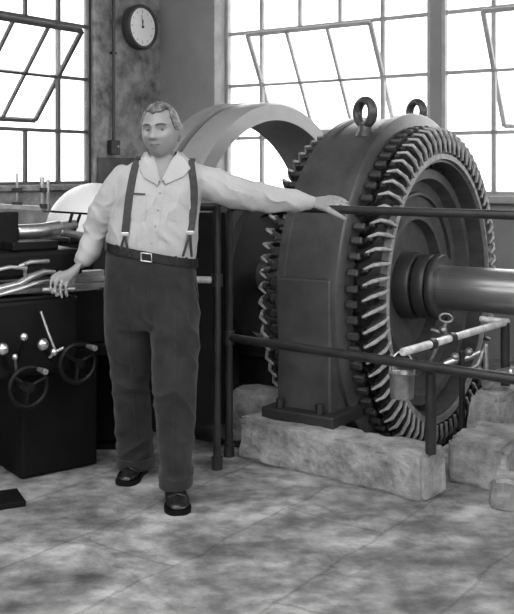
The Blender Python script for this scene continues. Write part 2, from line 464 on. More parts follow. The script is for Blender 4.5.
# flat cladding plate and feet on the near side
bm = BM(); y0 = -FR-.022
boxr(bm, (FB+.03, y0, .2), (FF-.03, -FR+.14, MZC+.12)); obj('side_plate', bm, 'frame_iron', gen, local=True, bevel=.012)
bm = BM(); boxr(bm, (FB-.02, y0-.07, .185), (FF+.02, -.72, .25)); ft = obj('foot', bm, 'iron', gen, local=True, bevel=.01)
for bx_ in (FB+.07, FF-.07):
    bm = BM(); ml = Matrix.Translation((bx_, y0-.035, .27)) @ Matrix.Rotation(PI/2, 4, 'Y')
    lathe(bm, [(-.025, .02), (.02, .02), (.025, .012)], 6, ml); obj('bolt', bm, 'iron', ft, local=True)
bm = BM(); boxr(bm, (FB-.02, .7, .02), (FF+.02, FR+.1, .25)); obj('foot', bm, 'iron', gen, local=True, bevel=.01)
# stator bore laminations
bm = BM(); lathe(bm, [(FB+.02, .70), (FB+.02, .79), (FF-.03, .79), (FF-.03, .70)], 96, AX, closed=True)
obj('stator_core', bm, 'iron', gen, True, local=True)
bm = BM(); lathe(bm, [(FF-.03, .690), (FF-.03, .704), (-.005, .704), (-.005, .690)], 96, AX, closed=True); obj('air_shield', bm, 'rotor', gen, True, local=True)
NC = 72
def coil_mesh(front=True):
    s = 1 if front else -1
    bm = BM(); n = 7; rr = []
    # strap leaves the core, bends outward and folds at the nose, swept sideways like a diamond coil
    path = [(0.0, .76, 0), (.05, .80, .008), (.09, .832, .02), (.115, .85, .034), (.135, .825, .052), (.145, .775, .062), (.14, .735, .066), (.10, .72, .07)]
    for x, r, y in path:
        rr.append((x*s, r, y))
    hw, hh = .011, .015
    sec = []
    for i, (x, r, y) in enumerate(rr):
        a = rr[max(i-1, 0)]; b = rr[min(i+1, len(rr)-1)]
        t = Vector((b[0]-a[0], b[2]-a[2], b[1]-a[1])).normalized()
        side = Vector((0, 1, 0)); nrm = t.cross(side).normalized(); side = nrm.cross(t).normalized()
        c = Vector((x, y, r))
        sec.append([c+side*hw+nrm*hh, c-side*hw+nrm*hh, c-side*hw-nrm*hh, c+side*hw-nrm*hh])
    rings(bm, sec)
    me = bpy.data.meshes.new('coil'); bmesh.ops.recalc_face_normals(bm, faces=bm.faces); bm.to_mesh(me); bm.free()
    me.materials.append(M['coil']); return me
def knuckle_mesh(front=True):
    s = 1 if front else -1
    bm = BM(); box(bm, (.04*s, .0, .878), (.06, .036, .03)); box(bm, (.098*s, .016, .866), (.03, .026, .02))
    bmesh.ops.bevel(bm, geom=bm.edges[:], offset=.006, segments=1, affect='EDGES')
    me = bpy.data.meshes.new('coil_block'); bmesh.ops.recalc_face_normals(bm, faces=bm.faces); bm.to_mesh(me); bm.free()
    me.materials.append(M['coil']); return me
def clip_mesh(front=True):
    s = 1 if front else -1
    bm = BM(); tube(bm, [(.10*s, .020, .882), (.142*s, .043, .868), (.167*s, .055, .805), (.166*s, .061, .745)], [.006, .010, .011, .009], 8)
    me = bpy.data.meshes.new('coil_connector'); bmesh.ops.recalc_face_normals(bm, faces=bm.faces); bm.to_mesh(me); bm.free()
    for f in me.polygons: f.use_smooth = True
    me.materials.append(M['coil_pale']); return me
for front in (True, False):
    cm, km, pm = coil_mesh(front), knuckle_mesh(front), clip_mesh(front)
    x = FF-.005 if front else FB+.005
    for k in range(NC):
        a = 2*PI*k/NC + random.uniform(-.004, .004)
        c = link('coil', cm, gen, (x, 0, MZC), (a, 0, 0))
        link('coil_block', km, c); link('coil_connector', pm, c)
    s = 1 if front else -1
    bm = BM(); lathe(bm, [(x+s*.115, .708), (x+s*.115, .735), (x+s*.155, .738), (x+s*.158, .708)], 96, AX, closed=True)
    obj('nose_ring', bm, 'nose', gen, True, local=True)
# two lifting eyes on the crown of the frame
def lifting_eye(ang, x, sc):
    mt = AX @ Matrix.Rotation(ang, 4, 'X') @ Matrix.Translation((x, 0, FR-.015)) @ Matrix.Rotation(-ang, 4, 'X') @ Matrix.Rotation(math.radians(-25), 4, 'Z')
    bm = BM()
    prof = [(.0, .06), (.02, .055), (.05, .04), (.085, .036), (.1, .036)]
    rr = [[mt @ Vector((r*math.cos(2*PI*j/20)*1.0, r*math.sin(2*PI*j/20)*.9, z*.5*sc-.02)) for j in range(20)] for z, r in prof]
    rings(bm, rr)
    e = obj('lifting_eye', bm, 'frame_iron', gen, True, local=True)
    bm = BM(); R, r, zc = .050*sc, .0175*sc, (.05+.047)*sc-.02
    tr = [[mt @ Vector(((R+r*math.cos(q))*math.cos(p), r*1.3*math.sin(q), zc+(R+r*math.cos(q))*math.sin(p))) for q in [2*PI*i/12 for i in range(12)]] for p in [2*PI*j/32 for j in range(32)]]
    rings(bm, tr, closed=True); obj('eye_ring', bm, 'frame_iron', e, True, local=True)
lifting_eye(math.radians(25), -.275, 1.3)
lifting_eye(math.radians(-17), -.27, 1.2)
# rotor: recessed disc, rim, pole faces, hub collars
bm = BM(); lathe(bm, [(-.42, .66), (-.10, .66), (-.08, .65), (-.08, .60), (-.15, .585), (-.17, .42), (-.15, .40), (-.15, .37), (-.21, .36), (-.22, .18), (-.42, .18)], 96, AX, closed=True)
rot = obj('rotor', bm, 'rotor', gen, True, local=True)
bm = BM(); lathe(bm, [(-.155, .50), (-.14, .505), (-.14, .52), (-.16, .53), (-.19, .51)], 96, AX, closed=True); obj('balance_ring', bm, 'hub', rot, True, local=True)
for k in range(24):
    bm = BM(); box(bm, (-.26, 0, .672), (.32, .14, .03), Matrix.Translation((0, 0, MZC)) @ Matrix.Rotation(2*PI*k/24, 4, 'X'))
    obj('pole_shoe', bm, 'iron', rot, local=True, bevel=.004)
for x0_, x1_, r_ in ((-.40, -.245, .195), (-.24, -.13, .187), (-.115, -.045, .178), (-.035, .01, .182)):
    bm = BM(); lathe(bm, [(x0_, r_-.03), (x0_, r_-.006), (x0_+.008, r_), (x1_-.01, r_), (x1_, r_-.008), (x1_, r_-.03)], 48, AX, closed=False)
    obj('hub_collar', bm, 'hub', gen, True, local=True)
bm = BM(); lathe(bm, [(-.70, .11), (-.5, .115), (0, .118), (.012, .12), (1.45, .12), (1.455, .118)], 48, AX); obj('shaft', bm, 'shaft', gen, True, local=True)

# bearing pedestal carrying the shaft, past the frame edge
bp = thing('bearing_pedestal', 'dark bearing pedestal under the bright generator shaft', 'bearing', MM @ Vector((1.22, 0, 0)), -(PI/2-MACH))
bm = BM(); boxr(bm, (-.16, -.3, 0), (.16, .3, .25)); obj('base', bm, 'concrete', bp, local=True, bevel=.01)
bm = BM(); rr = []
for z, w, l in ((.25, .24, .13), (.45, .17, .11), (.62, .17, .11)): rr.append([Vector(q) for q in ((-l, -w, z), (l, -w, z), (l, w, z), (-l, w, z))])
rings(bm, rr); obj('stand', bm, 'iron', bp, local=True, bevel=.01)
bm = BM(); lathe(bm, [(-.13, .125), (-.13, .19), (-.11, .2), (.11, .2), (.13, .19), (.13, .125)], 40, AX, closed=True); obj('housing', bm, 'iron', bp, True, local=True)

# ------------------------------------------------------------------ large grooved ring frame behind, with drum
rg = thing('ring_frame', 'wide grey cast ring frame with a groove, standing open behind the generator', 'ring frame', MM @ Vector((-1.22, 0, 0)), -(PI/2-MACH))
AR = Matrix.Translation((0, 0, MZC))
f0, f1 = .17, -.19
RO, RI = 1.065, .945
bm = BM(); lathe(bm, [(f1, RI), (f1, RO-.02), (f1+.02, RO), (-.055, RO), (-.05, RO-.055), (-.012, RO-.055), (-.007, RO-.005), (f0-.02, RO-.005), (f0, RO-.02), (f0, RI+.006), (f0-.012, RI)], 128, AR, closed=True)
obj('rim', bm, 'ring_iron', rg, True, local=True)
bm = BM(); lathe(bm, [(f1+.02, .10), (f1+.02, .46), (f1+.05, .50), (.10, .50), (.13, .47), (.13, .40), (.06, .36), (.06, .10)], 72, AR, closed=True)
obj('drum', bm, 'iron', rg, True, local=True)
bm = BM(); lathe(bm, [(-.5, .09), (-.5, .108), (.515, .108), (.518, .09)], 36, AR); obj('axle', bm, 'shaft', rg, True, local=True)
bm = BM(); n_ = 40
pl_ = [(.93*math.cos(PI+PI*i/n_), .93*math.sin(PI+PI*i/n_)) for i in range(n_+1)]+[(.93, .12), (-.93, .12)]
rings(bm, [[AR @ Vector((x_, p_[0], p_[1])) for p_ in pl_] for x_ in (f1+.005, f1+.025)]); obj('back_plate', bm, 'iron', rg, local=True)
for k, a in enumerate((math.radians(105), math.radians(180), math.radians(255))):
    bm = BM(); box(bm, (-.03, 0, .72), (.14, .12, .5), AR @ Matrix.Rotation(a, 4, 'X')); obj('spoke', bm, 'iron', rg, local=True, bevel=.015)
for sy in (-1, 1):
    bm = BM(); boxr(bm, (f1, min(sy*.55, sy*1.0), -.5), (f0, max(sy*.55, sy*1.0), -.22)); obj('foot', bm, 'iron', rg, local=True, bevel=.01)

# ------------------------------------------------------------------ concrete curb and blocks
RA = math.radians(51)
qa = Vector((math.sin(RA), -math.cos(RA), 0)); qb = Vector((math.cos(RA), math.sin(RA), 0))
def rough_block(name, label, loc, rz, lo, hi, seed, amp=.012, sub=10, chip=1.0):
    bm = BM(); boxr(bm, lo, hi)
    sx = max(hi[i]-lo[i] for i in range(3))
    bmesh.ops.bevel(bm, geom=bm.edges[:], offset=.012, segments=2, affect='EDGES')
    # cut into a grid
    for ax in range(3):
        n = max(2, int((hi[ax]-lo[ax])/.035))
        for i in range(1, n):
            co = [0, 0, 0]; co[ax] = lo[ax]+(hi[ax]-lo[ax])*i/n
            no = [0, 0, 0]; no[ax] = 1
            bmesh.ops.bisect_plane(bm, geom=bm.verts[:]+bm.edges[:]+bm.faces[:], plane_co=co, plane_no=no)
    for v in bm.verts:
        q = v.co*9+Vector((seed, seed*2, 0))
        d = noise.noise_vector(q)*amp + noise.noise_vector(q*3)*amp*.5
        # chipped edges: pull corner points in
        near = sum(1 for i in range(3) if min(v.co[i]-lo[i], hi[i]-v.co[i]) < .03)
        if near >= 2 and v.co.z > lo[2]+.04:
            k = max(0, noise.noise(v.co*5+Vector((seed*3, 0, 0))))*.05*chip
            for i in range(3):
                if v.co[i]-lo[i] < .03: d[i] += k
                if hi[i]-v.co[i] < .03: d[i] -= k
        if v.co.z < lo[2]+.01: d.z = 0
        v.co += d
    t = empty(name, loc, rz)
    me = None
    o = obj(name, bm, 'concrete', None, True, local=True)
    o.location = loc; o.rotation_euler = (0, 0, rz)
    bpy.data.objects.remove(t); o.name = name
    return tag(o, label, 'concrete block')
# curb: near bottom left corner under the posts, right end by the shaft
c0 = P(237, 457, 4.66); c0.z = 0
rough_block('concrete_curb', 'long chipped concrete curb in front of the generator', c0, -(PI/2-RA), (0, 0, 0), (1.03, .20, .20), 3)
cw = MM @ Vector((-.86, -1.02, 0))
rough_block('concrete_wing', 'short concrete ledge between the dark ring and the curb', P(246, 425, 4.98).xy.to_3d(), -(PI/2-RA)+.35, (-.09, -.05, 0), (.22, .13, .26), 8)
pb = P(447, 497, 4.28); pb.z = 0
rough_block('concrete_pier', 'weathered concrete pier at the right end of the curb', pb, -(PI/2-RA)+.1, (0, 0, 0), (.26, .42, .20), 12, .016)
pb = P(470, 430, 4.75); pb.z = 0
rough_block('concrete_pedestal', 'pale concrete pedestal behind the right railing post', pb, -(PI/2-RA), (-.02, 0, 0), (.17, .36, .30), 21, .008)
pb = P(494, 507, 3.93); pb.z = 0
rough_block('concrete_lump', 'low rounded lump of concrete at the foot of the right post', pb, -.3, (0, 0, 0), (.26, .22, .11), 31, .03, chip=1.6)

# ------------------------------------------------------------------ guard rails
def fitting(bm, p, r=.03, h=.05): tube(bm, [p-Vector((0, 0, h/2)), p+Vector((0, 0, h/2))], r, 14, up=Vector((0, 1, 0)), roundcap=False)
ztop, zmid = 1.232, .585
rail = thing('guard_rail', 'dark two-bar pipe guard rail running across the front of the generator', 'railing', P(229, 457, 4.68).xy.to_3d(), 0)
pA = P(229, 457, 4.68).xy.to_3d(); pB = pA+qa*1.62
def up(p, z): return Vector((p.x, p.y, z))
bm = BM(); tube(bm, [up(pA, .0), up(pA, ztop-.03), up(pA, ztop)+qa*.03], .0195, 14, roundcap=False, up=Vector((0, 1, 0))); fitting(bm, up(pA, zmid), .028, .07); fitting(bm, up(pA, .03), .027, .06); obj('post', bm, 'pipe', rail, True)
bm = BM(); tube(bm, [up(pA, ztop)+qa*.0, up(pB, ztop)], .0195, 14); obj('top_rail', bm, 'pipe', rail, True)
bm = BM(); tube(bm, [up(pA, zmid), up(pB, zmid)], .021, 14); obj('middle_rail', bm, 'pipe', rail, True)
pC = pA+qa*1.06
bm = BM(); tube(bm, [up(pC+qb*.10, .19), up(pC+qb*.10, zmid-.05), up(pC+qb*.02, zmid)], .024, 14, up=Vector((0, 1, 0)), roundcap=False); obj('post', bm, 'pipe', rail, True)
# post standing at the right edge of the picture
pR = pA+qa*1.58
bm = BM(); tube(bm, [up(pR, .0), up(pR, ztop)], .022, 14, up=Vector((0, 1, 0)), roundcap=False); obj('post', bm, 'pipe', rail, True)
# return railing behind the man
pD = P(217, 469, 4.48).xy.to_3d()
rail2 = thing('return_rail', 'short dark pipe railing with two posts standing directly behind the man', 'railing', pD, 0)
pE = pD+Vector((-.40, .12, 0))
zt2 = 1.245
for q in (pD, pE):
    bm = BM(); tube(bm, [up(q, 0), up(q, zt2)], .0185, 14, up=Vector((0, 1, 0)), roundcap=False); fitting(bm, up(q, .89), .027, .06); fitting(bm, up(q, .03), .027, .06)
    obj('post', bm, 'pipe', rail2, True)
bm = BM(); tube(bm, [up(pD, zt2-.01), up(pE, zt2-.01)], .0185, 14); obj('top_rail', bm, 'pipe', rail2, True)
bm = BM(); tube(bm, [up(pD, .89), up(pE, .89)], .017, 14); obj('middle_rail', bm, 'pipe_bright', rail2, True, label='bright worn middle rail')
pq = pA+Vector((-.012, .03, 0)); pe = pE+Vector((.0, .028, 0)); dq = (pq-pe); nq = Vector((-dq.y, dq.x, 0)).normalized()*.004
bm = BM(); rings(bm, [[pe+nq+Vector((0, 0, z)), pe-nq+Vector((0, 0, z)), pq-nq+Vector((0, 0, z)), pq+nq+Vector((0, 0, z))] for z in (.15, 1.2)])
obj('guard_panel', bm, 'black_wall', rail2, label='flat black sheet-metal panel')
# bright cross pipe going back under the shaft
x0p = pA+qa*.965
cp = thing('cross_pipe', 'bright bare pipe crossing back from the rail under the shaft', 'pipe', up(x0p, 0), 0)
e0, e1 = up(x0p, zmid+.04)+qb*.03, up(x0p, zmid+.04)+qb*1.08
bm = BM(); tube(bm, [e0, e1], .0185, 14); obj('tube', bm, 'pipe_bright', cp, True)
bm = BM(); tube(bm, [e1-qa*.01, e1-qa*.14+qb*.0], .017, 14); obj('return_tube', bm, 'pipe_bright', cp, True)
for k in (.22, .40):
    bm = BM(); tube(bm, [e0.lerp(e1, k), e0.lerp(e1, k+.035)], .027, 14, roundcap=False); obj('coupling', bm, 'pipe', cp, True)
bm = BM(); tube(bm, [e1-qb*.02, up(e1-qb*.02, 0.0)], .024, 12, up=Vector((0, 1, 0)), roundcap=False); obj('support', bm, 'pipe', cp, True)
# small oil can hanging under the rail
cc = P(402, 398, 4.16)
can = thing('drip_can', 'small pale drip can hung under the middle rail by the curb', 'can', cc, 0)
bm = BM(); mt = Matrix.Translation(cc) @ Matrix.Rotation(-PI/2, 4, 'Y')
lathe(bm, [(0, .001), (0, .046), (.003, .05), (.105, .055), (.11, .058), (.112, .054), (.104, .051), (.006, .046), (.006, .001)], 28, mt)
obj('cup', bm, 'bright2', can, True)
bm = BM(); tube(bm, [cc+Vector((.055*math.cos(t), 0, .105+.10*math.sin(t))) for t in [PI*i/10 for i in range(11)]], .004, 8, up=Vector((0, 1, 0))); obj('bail', bm, 'bright', can, True)

# oil piping and valve gear on the floor under the shaft end
vg = thing('oil_piping', 'cluster of bright oil pipes and valves below the shaft at right', 'pipework', P(465, 400, 4.9).xy.to_3d(), 0)
def vt(nm, pts, r, m='bright2'):
    bm = BM(); tube(bm, [P(*p) for p in pts], r, 10); return obj(nm, bm, m, vg, True)
vt('pipe', [(440, 366, 5.0), (470, 357, 5.0), (480, 352, 5.0)], .016, 'bright')
vt('pipe', [(445, 364, 4.9), (455, 360, 4.9)], .02, 'bright')
vt('pipe', [(466, 372, 4.85), (478, 365, 4.85), (486, 345, 4.85)], .014)
vt('pipe', [(430, 362, 5.05), (438, 345, 5.05), (446, 322, 5.05)], .012)
vt('pipe', [(432, 330, 5.05), (455, 337, 5.0), (466, 333, 5.0)], .013)
vt('pipe', [(486, 384, 4.8), (500, 374, 4.75), (512, 372, 4.7)], .028, 'bright')
vt('riser', [(486, 345, 4.84), (486, 384, 4.84), (486, 430, 4.84)], .014)
vt('riser', [(462, 352, 4.95), (462, 420, 4.95), (462, 455, 4.95)], .016, 'iron')
for u, v in ((455, 357), (469, 352), (478, 372), (443, 330)):
    bm = BM(); ball(bm, P(u, v, 4.9), .022); obj('valve_body', bm, 'bright2', vg, True)
bm = BM(); p = P(446, 318, 5.05)
tr = [[p+Vector(((.035+.006*math.cos(q))*math.cos(t), (.035+.006*math.cos(q))*math.sin(t)*.5+.0, .006*math.sin(q)+.02*math.sin(t))) for q in [2*PI*i/8 for i in range(8)]] for t in [2*PI*j/20 for j in range(20)]]
rings(bm, tr, closed=True); obj('valve_wheel', bm, 'bright2', vg, True)

# ------------------------------------------------------------------ lathe-like machine on the left
TL = Vector((-.735, 4.56, 0)); LRZ = math.radians(36.9)
lt = thing('machine_lathe', 'black machine lathe with bright steel ways and ball handles under the left window', 'machine', TL, LRZ)
def lp(name, lo, hi, m, par=lt, bevel=.008, **k):
    bm = BM(); boxr(bm, lo, hi); return obj(name, bm, m, par, local=True, bevel=bevel, **k)
def ltube(name, pts, r, m, par=lt, **k):
    bm = BM(); tube(bm, pts, r, 12, **k); return obj(name, bm, m, par, True, local=True)
lp('pedestal', (-.42, .0, 0), (-.03, .34, .56), 'black_wall', bevel=.02)
lp('pedestal', (-1.6, .0, 0), (-1.15, .34, .56), 'black_wall', bevel=.02)
lp('chip_tray', (-1.7, -.10, .54), (.02, .42, .585), 'black_wall')
bed = lp('bed', (-1.65, -.01, .585), (.0, .32, .84), 'black')
for z, y in ((.862, -.028), (.892, -.018), (.918, .0)):
    lp('way', (-1.65, y, z-.012), (.004, y+.05, z+.012), 'bright', bed, .003)
lp('way', (-1.65, .25, .85), (.004, .32, .93), 'bright', bed, .004)
# carriage with apron, saddle and wheels
ap = lp('apron', (-.66, -.15, .50), (-.20, -.03, .84), 'black', bevel=.02)
sd = lp('saddle', (-.62, -.13, .93), (-.17, .33, 1.05), 'black', bevel=.02)
lp('cross_slide', (-.50, -.10, 1.05), (-.28, .3, 1.09), 'black', sd)
def handwheel(x, z, R):
    mt = Matrix.Translation((x, -.205, z)) @ Matrix.Rotation(PI/2, 4, 'Z')
    bm = BM()
    tr = [[mt @ Vector((.009*math.sin(q), (R+.012*math.cos(q))*math.cos(t), (R+.012*math.cos(q))*math.sin(t))) for q in [2*PI*i/10 for i in range(10)]] for t in [2*PI*j/36 for j in range(36)]]
    rings(bm, tr, closed=True)
    w = obj('handwheel', bm, 'black', lt, True, local=True)
    for k in range(3):
        a = k*2*PI/3+.4; c = Vector((x, -.205, z))
        bm = BM(); tube(bm, [c, c+Vector((math.cos(a)*R, 0, math.sin(a)*R))], .009, 10); obj('spoke', bm, 'black', w, True, local=True)
    bm = BM(); tube(bm, [(x, -.15, z), (x, -.225, z)], .022, 16, roundcap=False); obj('wheel_hub', bm, 'black', w, True, local=True)
    c = Vector((x+R*.5, -.205, z+R*.86)); bm = BM(); tube(bm, [c, c+Vector((0, -.075, 0))], [.01, .014], 10); obj('wheel_handle', bm, 'bright2', w, True, local=True)
handwheel(-.235, .545, .085)
handwheel(-.47, .47, .085)
# ball cranks and levers: knob positions found on the photograph, in front of the apron
inv = Matrix.Translation(TL) @ Matrix.Rotation(LRZ, 4, 'Z'); inv = inv.inverted()
def LW(u, v, d): return inv @ P(u, v, d)
def knob(u, v, d, r, sc=(1, 1, 1.1)):
    bm = BM(); ball(bm, LW(u, v, d), r, sc); obj('ball_knob', bm, 'bright', lt, True, local=True)
def lever(nm, pts, r, m='bright'):
    bm = BM(); tube(bm, [LW(*p) for p in pts], r, 10); return obj(nm, bm, m, lt, True, local=True)
lever('lever', [(41, 312, 4.18), (48, 332, 4.15), (55, 350, 4.12)], .006, 'bright2'); knob(54, 352, 4.11, .015)
lever('lever', [(50, 357, 4.13), (55, 352, 4.12), (63, 348, 4.11)], .007)
lever('lever', [(57, 372, 4.25), (48, 355, 4.15), (43, 346, 4.1)], .008, 'black'); knob(43, 344.5, 4.09, .021, (1.15, 1, 1.25))
lever('lever', [(14, 372, 4.2), (20, 350, 4.1), (24, 340, 4.06)], .008, 'black'); knob(24, 337, 4.05, .015, (1.1, 1, 1.2))
lever('lever', [(12, 385, 4.2), (7, 365, 4.1), (4, 351, 4.05)], .008, 'black'); knob(3, 349, 4.04, .021, (1.15, 1, 1.25))
knob(15, 357, 4.06, .013); lever('lever', [(15, 357, 4.07), (16, 366, 4.1), (17, 378, 4.2)], .006, 'bright2')
# bright feed levers lying along the carriage
lever('feed_lever', [(-6, 290, 4.05), (18, 284, 4.12), (30, 277, 4.17), (44, 272, 4.22), (54, 272, 4.25)], [.017, .016, .017, .015, .010])
lever('feed_lever', [(-6, 296, 4.06), (20, 289, 4.12), (36, 283, 4.16), (48, 281, 4.21)], [.010, .010, .011, .009])
lever('feed_lever', [(-4, 270, 4.0), (10, 267, 4.04), (26, 268, 4.1)], .008)
lever('feed_lever', [(20, 266, 4.1), (30, 262, 4.13), (48, 261, 4.2)], .009)
lever('feed_stud', [(25, 264, 4.11), (25, 276, 4.15)], .008, 'bright2')
lever('grip_rod', [(44, 290, 4.17), (60, 289.5, 4.17), (74, 289, 4.19)], .012, 'bright2')
# tool post, barrel, flat arm and clamps above the carriage
lp('tool_post', (-.56, .02, 1.05), (-.42, .18, 1.22), 'black')
lever('barrel', [(19, 232, 4.45), (40, 231, 4.5), (58, 228, 4.55)], .036); lever('barrel_tip', [(58, 228, 4.55), (74, 225, 4.6)], .026, 'bright2')
bm = BM(); a_, b_ = LW(-8, 205, 4.4), LW(46, 209, 4.5); 
for i, (p, q, w, h) in enumerate(((LW(-8, 206, 4.38), LW(48, 209, 4.52), .05, .024), (LW(44, 211, 4.5), LW(90, 214, 4.62), .016, .010))):
    bm = BM(); d = (q-p).normalized(); s = d.cross(Vector((0, 0, 1))).normalized(); n = s.cross(d)
    rings(bm, [[p+s*w+n*h/2, p-s*w+n*h/2, p-s*w-n*h/2, p+s*w-n*h/2], [q+s*w+n*h/2, q-s*w+n*h/2, q-s*w-n*h/2, q+s*w-n*h/2]])
    obj('flat_arm', bm, 'bright2' if i == 0 else 'black', lt, local=True, bevel=.003)
lever('arm_strut', [(72, 214, 4.58), (66, 236, 4.56)], .008, 'black'); lever('arm_strut', [(80, 215, 4.6), (70, 243, 4.58)], .007, 'black')
for u, v0, v1, r in ((42, 178, 210, .011), (48, 180, 210, .009), (17, 174, 208, .006)):
    lever('clamp_bolt', [(u, v1, 4.46), (u, v0, 4.46)], r, 'bright2')
for u, v in ((17, 190), (45, 190), (45, 206), (17, 204)):
    bm = BM(); c = LW(u, v, 4.46); box(bm, c, (.045, .03, .022)); obj('clamp_nut', bm, 'iron', lt, local=True, bevel=.004)
lever('gear_shaft', [(62, 232, 4.54), (80, 236, 4.6), (100, 240, 4.7)], .02, 'bright2')
# dark steel plate on the floor at the lower left
bm = BM(); pl = P(-12, 490, 4.0).xy.to_3d(); boxr(bm, (-.12, -.09, 0), (.14, .09, .025), Matrix.Translation(pl) @ Matrix.Rotation(.45, 4, 'Z'))
tag(obj('floor_plate', bm, 'black_wall', bevel=.004), 'thin black steel plate lying on the floor at the lower left', 'plate')

mb = thing('motor_box', 'black ribbed motor box on the floor behind the man, past the lathe end', 'motor', (-.765, 4.92, 0), 0)
bm = BM(); boxr(bm, (-.105, -.12, .03), (.105, .12, .78)); obj('body', bm, 'black_wall', mb, local=True, bevel=.02)
bm = BM(); boxr(bm, (-.115, -.13, 0), (.115, .13, .03)); obj('base', bm, 'black_wall', mb, local=True)
for k in range(7):
    bm = BM(); boxr(bm, (-.109, -.126, .12+k*.09), (.109, .0, .14+k*.09)); obj('rib', bm, 'black_wall', mb, local=True, bevel=.004)
# dark cabinet behind with a white domed cover on it
cbp = P(70, 436, 5.35).xy.to_3d()
cab = thing('dark_cabinet', 'black steel cabinet standing between the lathe and the man', 'cabinet', cbp, -.12)
def cpb(nm, lo, hi, m, par=cab, bevel=.01):
    bm = BM(); boxr(bm, lo, hi); return obj(nm, bm, m, par, local=True, bevel=bevel)
cpb('body', (-.75, .0, .06), (.13, .55, 1.0), 'black_wall', bevel=.015); cpb('plinth', (-.72, .03, 0), (.10, .52, .06), 'black_wall')
for x in (-.73, -.31):
    d_ = cpb('door', (x, -.018, .09), (x+.41, .0, .96), 'black'); bm = BM(); tube(bm, [(x+.36, -.03, .5), (x+.36, -.03, .64)], .009, 10, up=Vector((0, 1, 0))); obj('handle', bm, 'iron', d_, True, local=True)
cpb('top', (-.77, -.02, 1.0), (.15, .57, 1.025), 'black_wall')
dm = thing('domed_cover', 'smooth white domed cover sitting on the black cabinet', 'cover', (-.955, 5.60, 1.026), 0)
bm = BM(); R = .29; rr = []
for i in range(13):
    a = PI/2*i/12*.98; rr.append([Vector((R*math.cos(a)*math.cos(2*PI*j/40), R*.85*math.cos(a)*math.sin(2*PI*j/40), R*1.02*math.sin(a)+.012)) for j in range(40)])
rings(bm, rr); obj('dome', bm, 'white', dm, True, local=True)
bm = BM(); rr = [ell(Vector((0, 0, z)), Vector((r, 0, 0)), Vector((0, r*.85, 0)), 40) for z, r in ((0, .28), (0, .3), (.02, .3), (.02, .28))]
rings(bm, rr, closed=True); obj('rim', bm, 'bright2', dm, True, local=True)

# ------------------------------------------------------------------ the man
D0 = 4.2
man = thing('person', 'man in white open-collared shirt, dark trousers and suspenders, one hand on the rail', 'person', Vector((P(155, 170, D0).x, D0, 0)), 0)
Yv = Vector((0, 1, 0))
def sec(v, uL, uR, ry, d=D0, tilt=0., e=.85, n=36):
    uc = (uL+uR)/2; c = P(uc, v, d); rx = (uR-uL)/2/FPX*d
    return ell(c, Vector((rx, 0, -rx*tilt)), Yv*ry, n, e)
def shrink(ring, k):
    c = sum(ring, Vector())/len(ring); return [c+(p-c)*k for p in ring]
def wrinkle(bm, fn):
    bm.normal_update()
    for v, n in [(v, v.normal.copy()) for v in bm.verts]: v.co += n*fn(v.co)

torso = [sec(272, 114, 190, .10, tilt=.19), sec(263, 112, 192, .108, tilt=.19), sec(255, 109, 195, .120, tilt=.18), sec(246, 107.5, 197, .13, tilt=.16), sec(230, 109, 198, .135, tilt=.10),
         sec(210, 114, 199, .132, tilt=.05), sec(190, 116, 202, .125, tilt=.02), sec(177, 118, 206, .112), sec(168, 124, 203, .095), sec(161, 135, 194, .075), sec(156, 143, 183, .06)]
R_arm = ([(126, 176, 4.21), (112, 196, 4.22), (101, 216, 4.25), (95.5, 231, 4.27), (93, 242, 4.26), (89, 252, 4.25), (84, 259, 4.245)], [.064, .066, .062, .056, .053, .049, .042])
L_arm = ([(196, 178, 4.21), (212, 184, 4.22), (232, 191.5, 4.24), (252, 195.5, 4.27), (274, 198.5, 4.30), (295, 201, 4.335), (309, 202.8, 4.355)], [.066, .073, .072, .066, .060, .051, .034])
wristR, wristL = P(80, 262, 4.245), P(313, 203, 4.365)

def hand_R(bm):
    kn = [P(54, 276, 4.15), P(58.5, 277.5, 4.155), P(63, 279.5, 4.165), P(67.5, 281.5, 4.18)]
    kc = (kn[0]+kn[3])/2; ax = (kn[3]-kn[0]).normalized(); t = (kc-wristR).normalized(); nrm = ax.cross(t).normalized()
    if nrm.y > 0: nrm = -nrm
    rr = []
    for k, w, h in ((-.35, .032, .028), (0, .034, .027), (.3, .039, .025), (.65, .046, .024), (.95, .046, .021), (1.12, .041, .015)):
        rr.append(ell(wristR.lerp(kc, k), (ax*min(1, max(k, .2))+Vector((.75, 0, .65))*(1-min(1, max(k, .2)))).normalized()*w, nrm*h, 20, .85))
    rings(bm, rr)
    tips = [[(51, 282, 4.125), (50.5, 288, 4.12), (52.5, 293, 4.13)], [(55.5, 284.5, 4.125), (55, 291, 4.12), (57, 296, 4.13)], [(60.5, 286.5, 4.13), (60.5, 292.5, 4.125), (62, 297, 4.135)], [(65.8, 287.5, 4.14), (66, 292.5, 4.14), (67, 296, 4.15)]]
    for i in range(4):
        pts = [kn[i].lerp(wristR, .25), kn[i]]+[P(*q) for q in tips[i]]
        tube(bm, pts, [.0098, .0094, .0086, .0080, .0070], 12)
    tube(bm, [wristR.lerp(kc, .35)+Vector((.012, .01, -.012)), P(73, 279, 4.235), P(71, 286, 4.24), P(68, 291, 4.245)], [.014, .013, .0115, .0085], 12)
